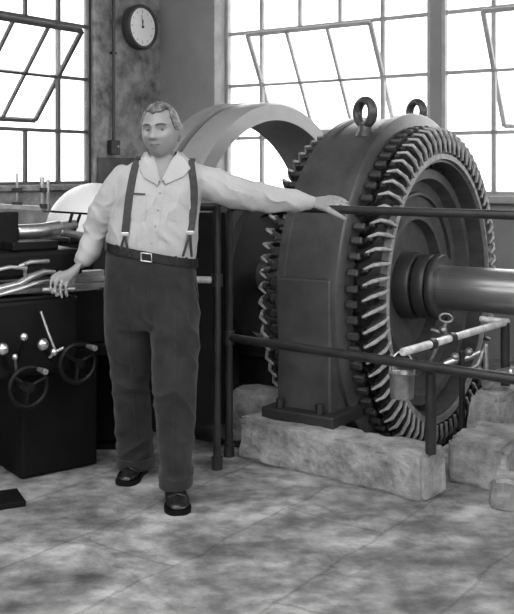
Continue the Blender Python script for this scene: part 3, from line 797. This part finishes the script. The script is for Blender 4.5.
def hand_L(bm):
    K = P(331, 203.5, 4.32)
    fwd = (P(352, 207, 4.27)-K).normalized(); sd = Vector((.42, .60, .68)); sd = (sd-fwd*sd.dot(fwd)).normalized(); nr = fwd.cross(sd).normalized()
    if nr.y > 0: nr = -nr
    rr = []
    for k, w, h in ((-.4, .026, .024), (0, .029, .023), (.35, .036, .023), (.7, .043, .021), (1.0, .043, .018), (1.12, .039, .013)):
        rr.append(ell(wristL.lerp(K, k), sd*w, nr*h, 20, .85))
    rings(bm, rr)
    for i, (off, ln) in enumerate(((-.036, .078), (-.012, .088), (.012, .083), (.036, .066))):
        b = K+sd*off; tgt = fwd+sd*(-.02*(i-1.2))
        pts = [b-fwd*.03, b+nr*.004, b+tgt*ln*.42+nr*.004, b+tgt*ln*.75-nr*.003, b+tgt*ln*1.0-nr*(.012)-Vector((0, 0, .004))]
        tube(bm, pts, [.0100, .0098, .0090, .0084, .0072], 12)
    w = wristL.lerp(K, .35)
    tube(bm, [w-sd*.018, P(328, 209.5, 4.275), P(337, 214.5, 4.255), P(345, 219, 4.245)], [.016, .0155, .0125, .0092], 12)

HC = P(161, 131, 4.165)           # centre of the head
HM = Matrix.Translation(HC) @ Matrix.Rotation(math.radians(-14), 4, 'Z') @ Matrix.Rotation(math.radians(3), 4, 'X') @ Matrix.Rotation(math.radians(-2), 4, 'Y')
def gs(x, s): return math.exp(-x*x/(2*s*s))
def head_pt(n, hair=0):
    """point on the head for unit direction n (face looks along -Y)"""
    x, y, z = n.x*.080, n.y*.098, n.z*.117
    if y < 0: x *= 1+.05*(-n.y)                       # square the face a little
    if n.z < 0:
        k = -n.z
        g = min(1.5, math.sqrt((1-min(k, .995)**3.0)/(1-min(k, .995)**2)))
        x *= (1-.27*k**1.7)*(1+(g-1)*.9); y *= (1-.20*k**2.2)*(1+(g-1)*1.0) if y < 0 else 1-.34*k**1.3
    if n.z > .3 and y < 0: y *= 1-.08*(n.z-.3)
    if hair == 0 and n.y < -.15:
        f = min(1, (-n.y-.15)/.25); ax = abs(x); d = 0
        ridge = gs(x, .0085+.004*max(0, min(1, (.02-z)/.05)))
        nz = max(0, min(1, (.018-z)/.046)) if z > -.028 else max(0, 1-(-.028-z)/.012)
        d += ridge*(.004+.026*nz**1.2)*(1 if z < .03 else 0.3)
        d += gs(ax-.013, .006)*gs(z+.027, .008)*.008                      # nostrils
        d += gs(z-.026, .008)*gs(ax-.028, .022)*.010                      # brow
        d -= gs(ax-.031, .013)*gs(z-.006, .011)*.018                      # eye sockets
        d += gs(ax-.042, .016)*gs(z+.022, .016)*.005                      # cheeks
        d += gs(x, .019)*(gs(z+.053, .005)+gs(z+.065, .006)*1.1)*.006     # lips
        d -= gs(x, .024)*gs(z+.0585, .0022)*.005
        d -= gs(z+.076, .007)*gs(x, .02)*.004
        d += gs(x, .022)*gs(z+.098, .016)*.009                            # chin
        d -= gs(ax-.030-(-.03-z)*.25, .004)*gs(z+.045, .018)*.002         # fold beside the mouth
        y -= d*f
    return Vector((x, y, z))
def head_grid(bm, n=96, m=72, mt=HM):
    rr = []
    for i in range(1, m):
        a = PI*i/m
        rr.append([mt @ head_pt(Vector((math.sin(a)*math.cos(2*PI*j/n), math.sin(a)*math.sin(2*PI*j/n), -math.cos(a)))) for j in range(n)])
    rings(bm, rr)
def body():
    bm = BM()
    rings(bm, [shrink(r, .90) for r in torso])
    tube(bm, R_arm[0] and [P(*q) for q in R_arm[0]]+[wristR], [r*.72 for r in R_arm[1][:-1]]+[.034, .031], 20)
    tube(bm, [P(*q) for q in L_arm[0]]+[wristL], [r*.72 for r in L_arm[1][:-2]]+[.034, .028, .026], 20)
    for leg in (legA, legB): rings(bm, [shrink(r, .72) for r in leg])
    # neck
    rings(bm, [ell(P(162, v, 4.195+dy), Vector((r, 0, 0)), Vector((0, r*1.02, r*.15)), 28) for v, r, dy in ((174, .075, .01), (166, .064, .008), (160, .058, .004), (152, .056, -.002), (142, .055, -.004))])
    head_grid(bm)
    for s in (-1, 1):
        mt = HM @ Matrix.Translation((s*.0785, .012, .0)) @ Matrix.Rotation(s*math.radians(-22), 4, 'Z')
        tr = []
        ball(bm, (0, 0, 0), 1, (.010, .019, .031), 16, 10, mt)
        ball(bm, (s*.004, .006, .008), 1, (.008, .018, .024), 16, 10, mt)
    hand_R(bm); hand_L(bm)
    bm = remesh(bm, .0036, 3, .45)
    return obj('body', bm, 'skin', man, True)

def legsec(v, uL, uR, ry, d): return sec(v, uL, uR, ry, d, e=.9, n=32)
legA = [legsec(262, 108, 153, .115, 4.21), legsec(285, 104.5, 153, .118, 4.215), legsec(315, 104, 152.5, .115, 4.23), legsec(350, 107, 150, .105, 4.26), legsec(385, 111.5, 150, .095, 4.30), legsec(420, 115, 151.5, .09, 4.35), legsec(450, 117.5, 153, .088, 4.39), legsec(465, 117.5, 153.5, .088, 4.405)]
legB = [legsec(264, 150, 196, .115, 4.20), legsec(290, 150.5, 198, .12, 4.19), legsec(320, 150.5, 200, .118, 4.17), legsec(355, 151, 199.5, .108, 4.14), legsec(390, 152.5, 197, .098, 4.11), legsec(425, 156, 195, .092, 4.085), legsec(460, 159, 192.5, .09, 4.06), legsec(484, 160, 191.5, .09, 4.05)]
body_o = body()

# --- shirt
def make_shirt():
    bm = BM(); rings(bm, torso)
    tube(bm, [P(*q) for q in R_arm[0]], R_arm[1], 24); tube(bm, [P(*q) for q in L_arm[0]], L_arm[1], 24)
    bm = remesh(bm, .0075, 8, .5)
    elR, elL = P(95, 230, 4.27), P(252, 197, 4.27)
    def fold(p, ax, f, amp, k):
        """soft irregular folds running across direction ax"""
        q = p*5.5; t = ax.dot(p)*f+noise.noise(q)*3.2+noise.noise(q*2.3)*1.4
        return amp*k*(1-abs(math.sin(t)))**1.6
    def w(p):
        d = noise.noise(p*11)*.005 + noise.noise(p*26)*.0018
        d += fold(p, Vector((.5, .2, 1)), 30, .012, math.exp(-((p-elR).length/.13)**2))
        d += fold(p, Vector((.7, 0, .9)), 26, .012, math.exp(-((p-P(268, 198, 4.25)).length/.16)**2))
        d += fold(p, Vector((.25, 0, 1)), 34, .010, math.exp(-((p-P(228, 193, 4.2)).length/.12)**2))
        d += fold(p, Vector((1, 0, .3)), 34, .010, math.exp(-((p.z-1.125)/.045)**2)*(1 if abs(p.x+.44) < .26 else 0))
        d += fold(p, Vector((.7, 0, 1)), 30, .010, math.exp(-((p-P(203, 198, 4.13)).length/.10)**2))
        d += fold(p, Vector((-.7, 0, 1)), 30, .010, math.exp(-((p-P(122, 202, 4.13)).length/.10)**2))
        d += fold(p, Vector((1, 0, -.5)), 22, .005, math.exp(-((p-P(157, 215, 4.07)).length/.15)**2))
        return d
    wrinkle(bm, w)
    # open V neck
    ap_, tl_, tr_ = P(161, 181, 4.08), P(152, 154, 4.1), P(174, 154, 4.1)
    for e_ in (tl_, tr_):
        dr = e_-ap_; nv = Vector((dr.z, 0, -dr.x)).normalized()
        g = [f for f in bm.faces if f.calc_center_median().y < 4.2 and f.calc_center_median().z > ap_.z-.02 and abs(f.calc_center_median().x-ap_.x) < .12]
        geo = list({v for f in g for v in f.verts})+list({e for f in g for e in f.edges})+g
        bmesh.ops.bisect_plane(bm, geom=geo, plane_co=ap_, plane_no=nv)
    kill = []
    for f in bm.faces:
        c = f.calc_center_median()
        if c.y < 4.2 and c.z > ap_.z:
            k = (c.z-ap_.z)/(tl_.z-ap_.z)
            if ap_.x+(tl_.x-ap_.x)*k < c.x < ap_.x+(tr_.x-ap_.x)*k: kill.append(f)
    bmesh.ops.delete(bm, geom=kill, context='FACES')
    return bm
sb = make_shirt()
sh_bvh = BVHTree.FromBMesh(sb)
shirt = obj('shirt', sb, 'shirt', man, True)
def front(x, z, off=.0):
    h = sh_bvh.ray_cast(Vector((x, 3.0, z)), Vector((0, 1, 0)))[0]
    return None if h is None else h+Vector((0, -off, 0))
def backp(x, z, off=.0):
    h = sh_bvh.ray_cast(Vector((x, 5.2, z)), Vector((0, -1, 0)))[0]
    return None if h is None else h+Vector((0, off, 0))
def xz(u, v, d=4.09): p = P(u, v, d); return p.x, p.z
def ribbon(pts, nrm, w, th):
    """flat strap along pts with given outward normals"""
    bm = BM(); rr = []
    for i, p in enumerate(pts):
        t = (pts[min(i+1, len(pts)-1)]-pts[max(i-1, 0)]).normalized(); n = nrm[i]; s = t.cross(n).normalized(); n = s.cross(t)
        rr.append([p+s*w/2+n*th, p-s*w/2+n*th, p-s*w/2-n*th, p+s*w/2-n*th])
    return rings(bm, rr)
def patch(poly, off, th=.003, res=.008):
    """cloth piece whose outline (u, v) is draped on the shirt front"""
    pts = [Vector(xz(*q)).to_3d() for q in poly]
    bm = BM(); f = bm.faces.new([bm.verts.new(p) for p in pts]); bmesh.ops.triangulate(bm, faces=[f])
    for _ in range(4):
        es = [e for e in bm.edges if e.calc_length() > res]
        if not es: break
        bmesh.ops.subdivide_edges(bm, edges=es, cuts=1)
        bmesh.ops.triangulate(bm, faces=[f for f in bm.faces if len(f.verts) > 3])
    last = 4.09
    for v in bm.verts:
        p = front(v.co.x, v.co.y, off)
        if p is None or p.y > 4.2: p = Vector((v.co.x, last, v.co.y))
        last = p.y
        v.co = p
    top = bm.faces[:]
    ex = bmesh.ops.extrude_face_region(bm, geom=top)
    bmesh.ops.translate(bm, verts=[g for g in ex['geom'] if isinstance(g, bmesh.types.BMVert)], vec=(0, th, 0))
    return bm
# collar: two flaps standing up from the neck band and folded over
def collar_flap(pts_top, pts_out):
    bm = BM(); n = len(pts_top); rr = []
    for a, b in zip(pts_top, pts_out):
        mid = a.lerp(b, .5)+Vector((0, -.008, .012)); off = Vector((0, .006, -.003))
        rr.append([a, mid, b, b+off, mid+off, a+off])
    return rings(bm, rr)
def cpt(u, v, off=.012):
    x, z = xz(u, v); p = front(x, z, off)
    if p is None or p.y > 4.2: return Vector((x, 4.12, z))
    return p
neckL = [P(178, 160, 4.26), P(184, 157, 4.2), P(180, 156, 4.14), P(172, 163, 4.11), P(162, 181, 4.09)]
obj('collar', collar_flap([P(170, 153, 4.28), P(177, 151, 4.22), P(177, 153, 4.15), P(171, 161, 4.115), cpt(162, 181, .016)],
                          [P(176, 162, 4.30), P(189, 160, 4.22), cpt(190, 168), cpt(184, 176), cpt(166, 184)]), 'shirt', shirt, True)
obj('collar', collar_flap([P(160, 153, 4.28), P(148, 151, 4.22), P(148, 153, 4.15), P(152, 161, 4.115), cpt(161, 181, .016)],
                          [P(152, 162, 4.30), P(140, 159, 4.22), cpt(139, 168), cpt(144, 177), cpt(158, 185)]), 'shirt', shirt, True)
obj('placket', patch([(158.5, 183), (165, 182), (161, 215), (157, 245), (152, 258), (146, 257), (151, 245), (155, 215)], .004), 'shirt', shirt, True)
obj('pocket', patch([(131, 194), (147, 194.5), (146, 219), (138, 222), (130.5, 217)], .004), 'shirt', shirt, True)
obj('pocket', patch([(169, 197), (186, 195), (187, 218), (179, 222), (170, 219)], .004), 'shirt', shirt, True)
obj('pocket_edge', patch([(133, 192.6), (146, 193.2), (146, 195), (133, 194.6)], .009), 'brow', shirt, label='dark pocket slit')
for u, v in ((160.5, 193), (158.5, 210), (156, 226), (152.5, 243)):
    x, z = xz(u, v); p = front(x, z, .0065); bm = BM(); lathe(bm, [(-.002, .001), (-.002, .005), (.002, .0045), (.002, .001)], 12, Matrix.Translation(p) @ Matrix.Rotation(-PI/2, 4, 'Z'))
    obj('button', bm, 'stitch', shirt, True)
# rolled cuffs
def cuff(a, b, r0, r1):
    d = (b-a)
    bm = BM(); tube(bm, [a, a+d*.2, a+d*.5, a+d*.8, b], [r0*.97, r0*1.06, (r0+r1)/2*1.08, r1*1.07, r1*.97], 28, roundcap=False); return bm
obj('cuff', cuff(P(90, 249, 4.252), P(84.5, 259, 4.245), .047, .040), 'shirt', shirt, True)
obj('cuff', cuff(P(305, 202.4, 4.35), P(314, 203, 4.366), .033, .029), 'shirt', shirt, True)

# --- trousers
def make_trousers():
    bm = BM(); rings(bm, legA); rings(bm, legB)
    hip = [sec(257, 107, 196.5, .126, tilt=.19), sec(266, 106, 197, .132, tilt=.19), sec(285, 104.5, 198, .132, tilt=.08), sec(310, 104.5, 199, .12), sec(328, 108, 196, .10)]
    rings(bm, hip)
    bm = remesh(bm, .0085, 8, .5)
    kA, kB = P(131, 375, 4.2), P(175, 395, 4.02)
    def fold(p, ax, f, amp, k):
        q = p*4.5; t = ax.dot(p)*f+noise.noise(q)*3.4+noise.noise(q*2.3)*1.5
        return amp*k*((1-abs(math.sin(t)))**1.5-.3)
    def w(p):
        d = noise.noise(p*8)*.006 + noise.noise(p*20)*.0025
        for k_, amp, ax in ((kA, .014, (.6, 0, 1)), (kB, .018, (.5, 0, 1)), (P(135, 450, 4.3), .016, (-.4, 0, 1)), (P(176, 468, 4.0), .020, (.35, 0, 1)), (P(153, 305, 4.1), .016, (1, 0, .6)), (P(190, 330, 4.1), .010, (.8, 0, .7))):
            d += fold(p, Vector(ax), 24, amp, math.exp(-((p-k_).length/.14)**2))
        return d
    wrinkle(bm, w)
    return bm
tb = make_trousers(); tr_bvh = BVHTree.FromBMesh(tb)
trs = obj('trousers', tb, 'trousers', man, True)
def tfront(u, v, off=.003):
    p = P(u, v, 4.09); h = tr_bvh.ray_cast(Vector((p.x, 3.0, p.z)), Vector((0, 1, 0)))[0]
    return (h if h else p)+Vector((0, -off, 0))
# pocket seams, fly and knife creases as thin raised piping
def seam(uv, r=.0022, nm='seam', off=.0005):
    bm = BM(); tube(bm, [tfront(u, v, off) for u, v in uv], r, 6); obj(nm, bm, 'trousers', trs, True)
seam([(150, 268), (149.5, 285), (150, 305), (151, 320)], .003); seam([(112, 262), (108, 280), (106.5, 298)], .003); seam([(190, 270), (194.5, 285), (197, 302)], .003)
seam([(126+.03*(v-290), v) for v in range(285, 455, 14)], .0025, 'crease'); seam([(177-.01*(v-290), v) for v in range(288, 478, 14)], .0025, 'crease')
# turn-ups
obj('cuff', rings(BM(), [legsec(456, 117, 153.6, .092, 4.397), legsec(458, 116.4, 154, .094, 4.398), legsec(465, 116.4, 154.4, .094, 4.405), legsec(466, 117, 154, .09, 4.406)]), 'trousers', trs, True)
obj('cuff', rings(BM(), [legsec(474, 159.4, 192.4, .094, 4.052), legsec(476, 158.9, 192.8, .096, 4.051), legsec(484, 158.9, 192.6, .096, 4.05), legsec(485, 159.4, 192, .092, 4.05)]), 'trousers', trs, True)
# --- belt
def belt_ring(v, k): return [p for p in sec(v, 107-k, 196.5+k, .128+k*.004, tilt=.19, n=64)]
belt = obj('belt', rings(BM(), [belt_ring(249.5, .7), belt_ring(249.5, 1.7), belt_ring(258, 1.9), belt_ring(258, .9)], closed=True), 'leather', man, True)
fy = D0-.128-.0085
c = P(150, 254.5, D0); c.y = fy-.003
bm = BM(); pr = [c+Vector((x*.021, 0, z*.018-.0)) for x, z in ((-1, -1), (1, -1), (1, 1), (-1, 1))]
tube(bm, [c+Vector((sx*.022, 0, sz*.017+sx*-.003)) for sx, sz in ((-1, -1), (0, -1), (1, -1), (1, 0), (1, 1), (0, 1), (-1, 1), (-1, 0))], .0032, 8, up=Yv, closed=True)
obj('buckle', bm, 'metal_clip', belt, True)
for u in (120, 178, 188):
    k = (u-151.75)/45; yy = D0-.132*math.sqrt(max(0, 1-k*k))-.008
    q = P(u, 254+ (u-151.75)*.19*.98, D0); q.y = yy; bm = BM(); box(bm, q, (.012, .008, .047)); obj('belt_loop', bm, 'trousers', belt, bevel=.002)
# --- suspenders
def suspender(uv, back_uv, clips):
    pts, nr = [], []
    for u, v in uv:
        x, z = xz(u, v); p = front(x, z, .008)
        if p is None: continue
        pts.append(p); nr.append(Vector((0, -1, .15)))
    for _ in range(3):
        ys = [p.y for p in pts]
        for i in range(1, len(pts)-1): pts[i].y = min(ys[i], (ys[i-1]+ys[i]+ys[i+1])/3)
    xt = pts[0].x
    # over the shoulder
    for dy in (.03, .07, .11):
        yy = pts[0].y+dy*.8
        h = sh_bvh.ray_cast(Vector((xt+.004, 4.12+dy, 2.2)), Vector((0, 0, -1)))[0]
        if h: pts.insert(0, h+Vector((0, 0, .004))); nr.insert(0, Vector((0, -.2, 1)))
    for u, v in back_uv:
        x, z = xz(u, v, 4.3); p = backp(x, z, .004)
        if p: pts.insert(0, p); nr.insert(0, Vector((0, 1, .1)))
    st = obj('suspender_strap', ribbon(pts, nr, .033, .0022), 'strap', man, True)
    e = pts[-1]
    bm = BM(); box(bm, e+Vector((0, -.004, 0)), (.034, .010, .018)); obj('clip', bm, 'metal_clip', st, bevel=.003)
    for u, v in clips:
        x, z = xz(u, v); q = front(x, z, .006) or Vector((x, e.y, z))
        bm = BM(); tube(bm, [e+Vector((0, -.003, -.004)), e.lerp(q, .5)+Vector((0, -.005, 0)), q], .0055, 8); obj('tab', bm, 'strap', st, True)
    return st
suspender([(136, 160), (134.5, 166), (133, 174), (131.5, 184), (130, 194), (128.5, 205), (127.5, 216), (126.5, 226), (125.5, 234)], [(142, 175), (150, 200), (156, 225), (158, 250)], [(121, 248), (128, 250)])
suspender([(189, 160), (190.5, 166), (192, 174), (193.5, 184), (194, 194), (193.5, 205), (192.5, 216), (191, 226), (190, 233)], [(182, 175), (174, 200), (166, 225), (162, 250)], [(183, 256), (191, 257)])

# --- shoes
def shoe(heel, toe, w):
    h, t = heel.xy.to_3d(), toe.xy.to_3d(); d = (t-h).normalized(); s = d.cross(Vector((0, 0, 1))).normalized(); L = (t-h).length; Z = Vector((0, 0, 1))
    prof = [(0, .55, .06), (.06, .72, .085), (.18, .76, .10), (.34, .74, .10), (.48, .80, .088), (.62, .95, .070), (.76, 1.0, .058), (.88, .9, .050), (.96, .66, .042), (1.0, .34, .030)]
    bm = BM(); rr = []
    for k, ww, hh in prof:
        c_ = h+d*L*k; n = 20; ring = []
        for j in range(n):
            a = 2*PI*j/n; x = math.cos(a); z = math.sin(a)
            zz = .018+(hh-.018)*(.5+.5*z) if True else 0
            ring.append(c_+s*(x*w*ww*(1-.25*max(0, z)))+Z*zz)
        rr.append(ring)
    rings(bm, rr); bm = evaluated(bm, [('SUBSURF', dict(levels=1))])
    sh = obj('shoe', bm, 'leather', man, True)
    bm = BM(); sole = []
    for z, g in ((.0, 1.0), (.0, 1.07), (.014, 1.1), (.022, 1.04)):
        ring = []
        pl, prr = [], []
        for k, ww, hh in prof:
            kk = -.012+k*1.03; pl.append(h+d*L*kk+s*w*ww*g+Z*z); prr.append(h+d*L*kk-s*w*ww*g+Z*z)
        sole.append(pl+prr[::-1])
    rings(bm, sole); obj('sole', bm, 'black_wall', sh)
    bm = BM(); box(bm, (0, 0, 0), (.07, w*1.5, .03)); o_ = Matrix.Translation(h+d*L*.13+Z*.0145) @ Matrix(((d.x, -d.y, 0, 0), (d.y, d.x, 0, 0), (0, 0, 1, 0), (0, 0, 0, 1)))
    bm.transform(o_); obj('heel', bm, 'black_wall', sh, bevel=.004)
    for k in (.44, .5, .56):
        hh = .094-(k-.44)*.16; c_ = h+d*L*k+Z*(hh+.001)
        bm = BM(); tube(bm, [c_-s*.024-Z*.006, c_, c_+s*.024-Z*.006], .003, 6); obj('lace', bm, 'strap', sh, True)
    bm = BM(); tube(bm, [h+d*L*.70+s*w*.75+Z*.05, h+d*L*.735+Z*.066, h+d*L*.70-s*w*.75+Z*.05], .0028, 6); obj('toe_seam', bm, 'leather', sh, True)
shoe(P(142, 470, 4.47), P(123.5, 486, 4.235), .050)
shoe(P(174, 490, 4.13), P(179, 517, 3.875), .052)

# --- head details
def on_head(x, z, out=0.0):
    """point of the face surface at face coordinates x, z"""
    best = None
    for i in range(60):
        ny = -math.sqrt(max(0, 1-(x/.081)**2-(z/.119)**2))
        n = Vector((x/.0815, ny, z/.119)).normalized(); break
    p = head_pt(n); return HM @ (p+Vector((0, -out, 0)))
for s in (-1, 1):
    c = HM @ (head_pt(Vector((s*.031/.0815, -.9, .006/.119)).normalized())+Vector((0, .0055, 0)))
    bm = BM(); ball(bm, c, .0105, (1.15, 1, .82)); e = obj('eye', bm, 'eye', body_o, True)
    bm = BM(); ball(bm, c+Vector((-.001, -.0072, -.0005)), .0048, (1, .75, 1)); obj('iris', bm, 'iris', e, True)
    bm = BM(); tube(bm, [on_head(s*x, .0135-abs(x-.031)*.22, .0012) for x in (.017, .024, .031, .038, .045)], [.0025, .0034, .0038, .0034, .0022], 8); obj('eyelid', bm, 'skin', body_o, True)
    bm = BM(); tube(bm, [on_head(s*x, .027+.004*math.sin((x-.012)/.04*PI), .0008) for x in (.012, .02, .028, .036, .044, .051)], [.0025, .0038, .004, .0036, .003, .002], 8); obj('eyebrow', bm, 'brow', body_o, True)
bm = BM(); tube(bm, [on_head(x, -.0585-.0015*math.cos(x*60), .0008) for x in (-.024, -.016, -.008, 0, .008, .016, .024)], [.0012, .002, .0025, .0026, .0025, .002, .0012], 8); obj('mouth_line', bm, 'brow', body_o, True)
bm = BM(); tube(bm, [on_head(x, -.0655+.001*math.cos(x*60), .0002) for x in (-.018, -.009, 0, .009, .018)], [.002, .0035, .004, .0035, .002], 8); obj('lower_lip', bm, 'lips', body_o, True)
def make_hair():
    n, m = 96, 72; bm = BM(); grid = {}
    def inside(d):
        side = abs(d.x)
        front_line = .56+.12*max(0, side-.25)-.05*d.x if d.y < 0 else None
        if d.y < -.28:
            lim = .70 - .06*math.cos(d.x*5) + .02*math.sin(d.x*17)
            if side > .66: lim = .66-(side-.66)*2.2
            return d.z > lim
        if d.y < .05: return d.z > .10-.9*(d.y+.28)*.2 - .05
        return d.z > -.42
    for i in range(m+1):
        a = PI*i/m
        for j in range(n):
            d = Vector((math.sin(a)*math.cos(2*PI*j/n), math.sin(a)*math.sin(2*PI*j/n), math.cos(a)))
            p = head_pt(d, 1)
            th = .008+.002*d.z+.0030*noise.noise(Vector((d.x*9, d.y*3, d.z*9)))+.0016*noise.noise(Vector((d.x*24, d.y*7, d.z*24)))
            if d.y < 0 and d.z > .4: th += .003*math.exp(-((d.x+.05)/.5)**2)
            grid[i, j] = (d, p+d*th, p-d*.004)
    vo, vi = {}, {}
    faces = set()
    for i in range(m):
        for j in range(n):
            d = (grid[i, j][0]+grid[i+1, (j+1) % n][0])/2
            if inside(d): faces.add((i, j))
    def V(tab, k, q):
        if q not in tab: tab[q] = bm.verts.new(HM @ grid[q][k])
        return tab[q]
    for (i, j) in faces:
        q = [(i, j), (i, (j+1) % n), (i+1, (j+1) % n), (i+1, j)]
        try: bm.faces.new([V(vo, 1, k) for k in q])
        except ValueError: pass
        for a_, b_, nb in ((q[0], q[1], (i-1, j)), (q[2], q[3], (i+1, j)), (q[1], q[2], (i, (j+1) % n)), (q[3], q[0], (i, (j-1) % n))):
            if nb not in faces and 0 <= nb[0] < m:
                try: bm.faces.new([V(vo, 1, b_), V(vo, 1, a_), V(vi, 2, a_), V(vi, 2, b_)])
                except ValueError: pass
    bmesh.ops.remove_doubles(bm, verts=bm.verts, dist=1e-5)
    return evaluated(bm, [('SMOOTH', dict(factor=.5, iterations=2))])
obj('hair', make_hair(), 'hair', man, True)
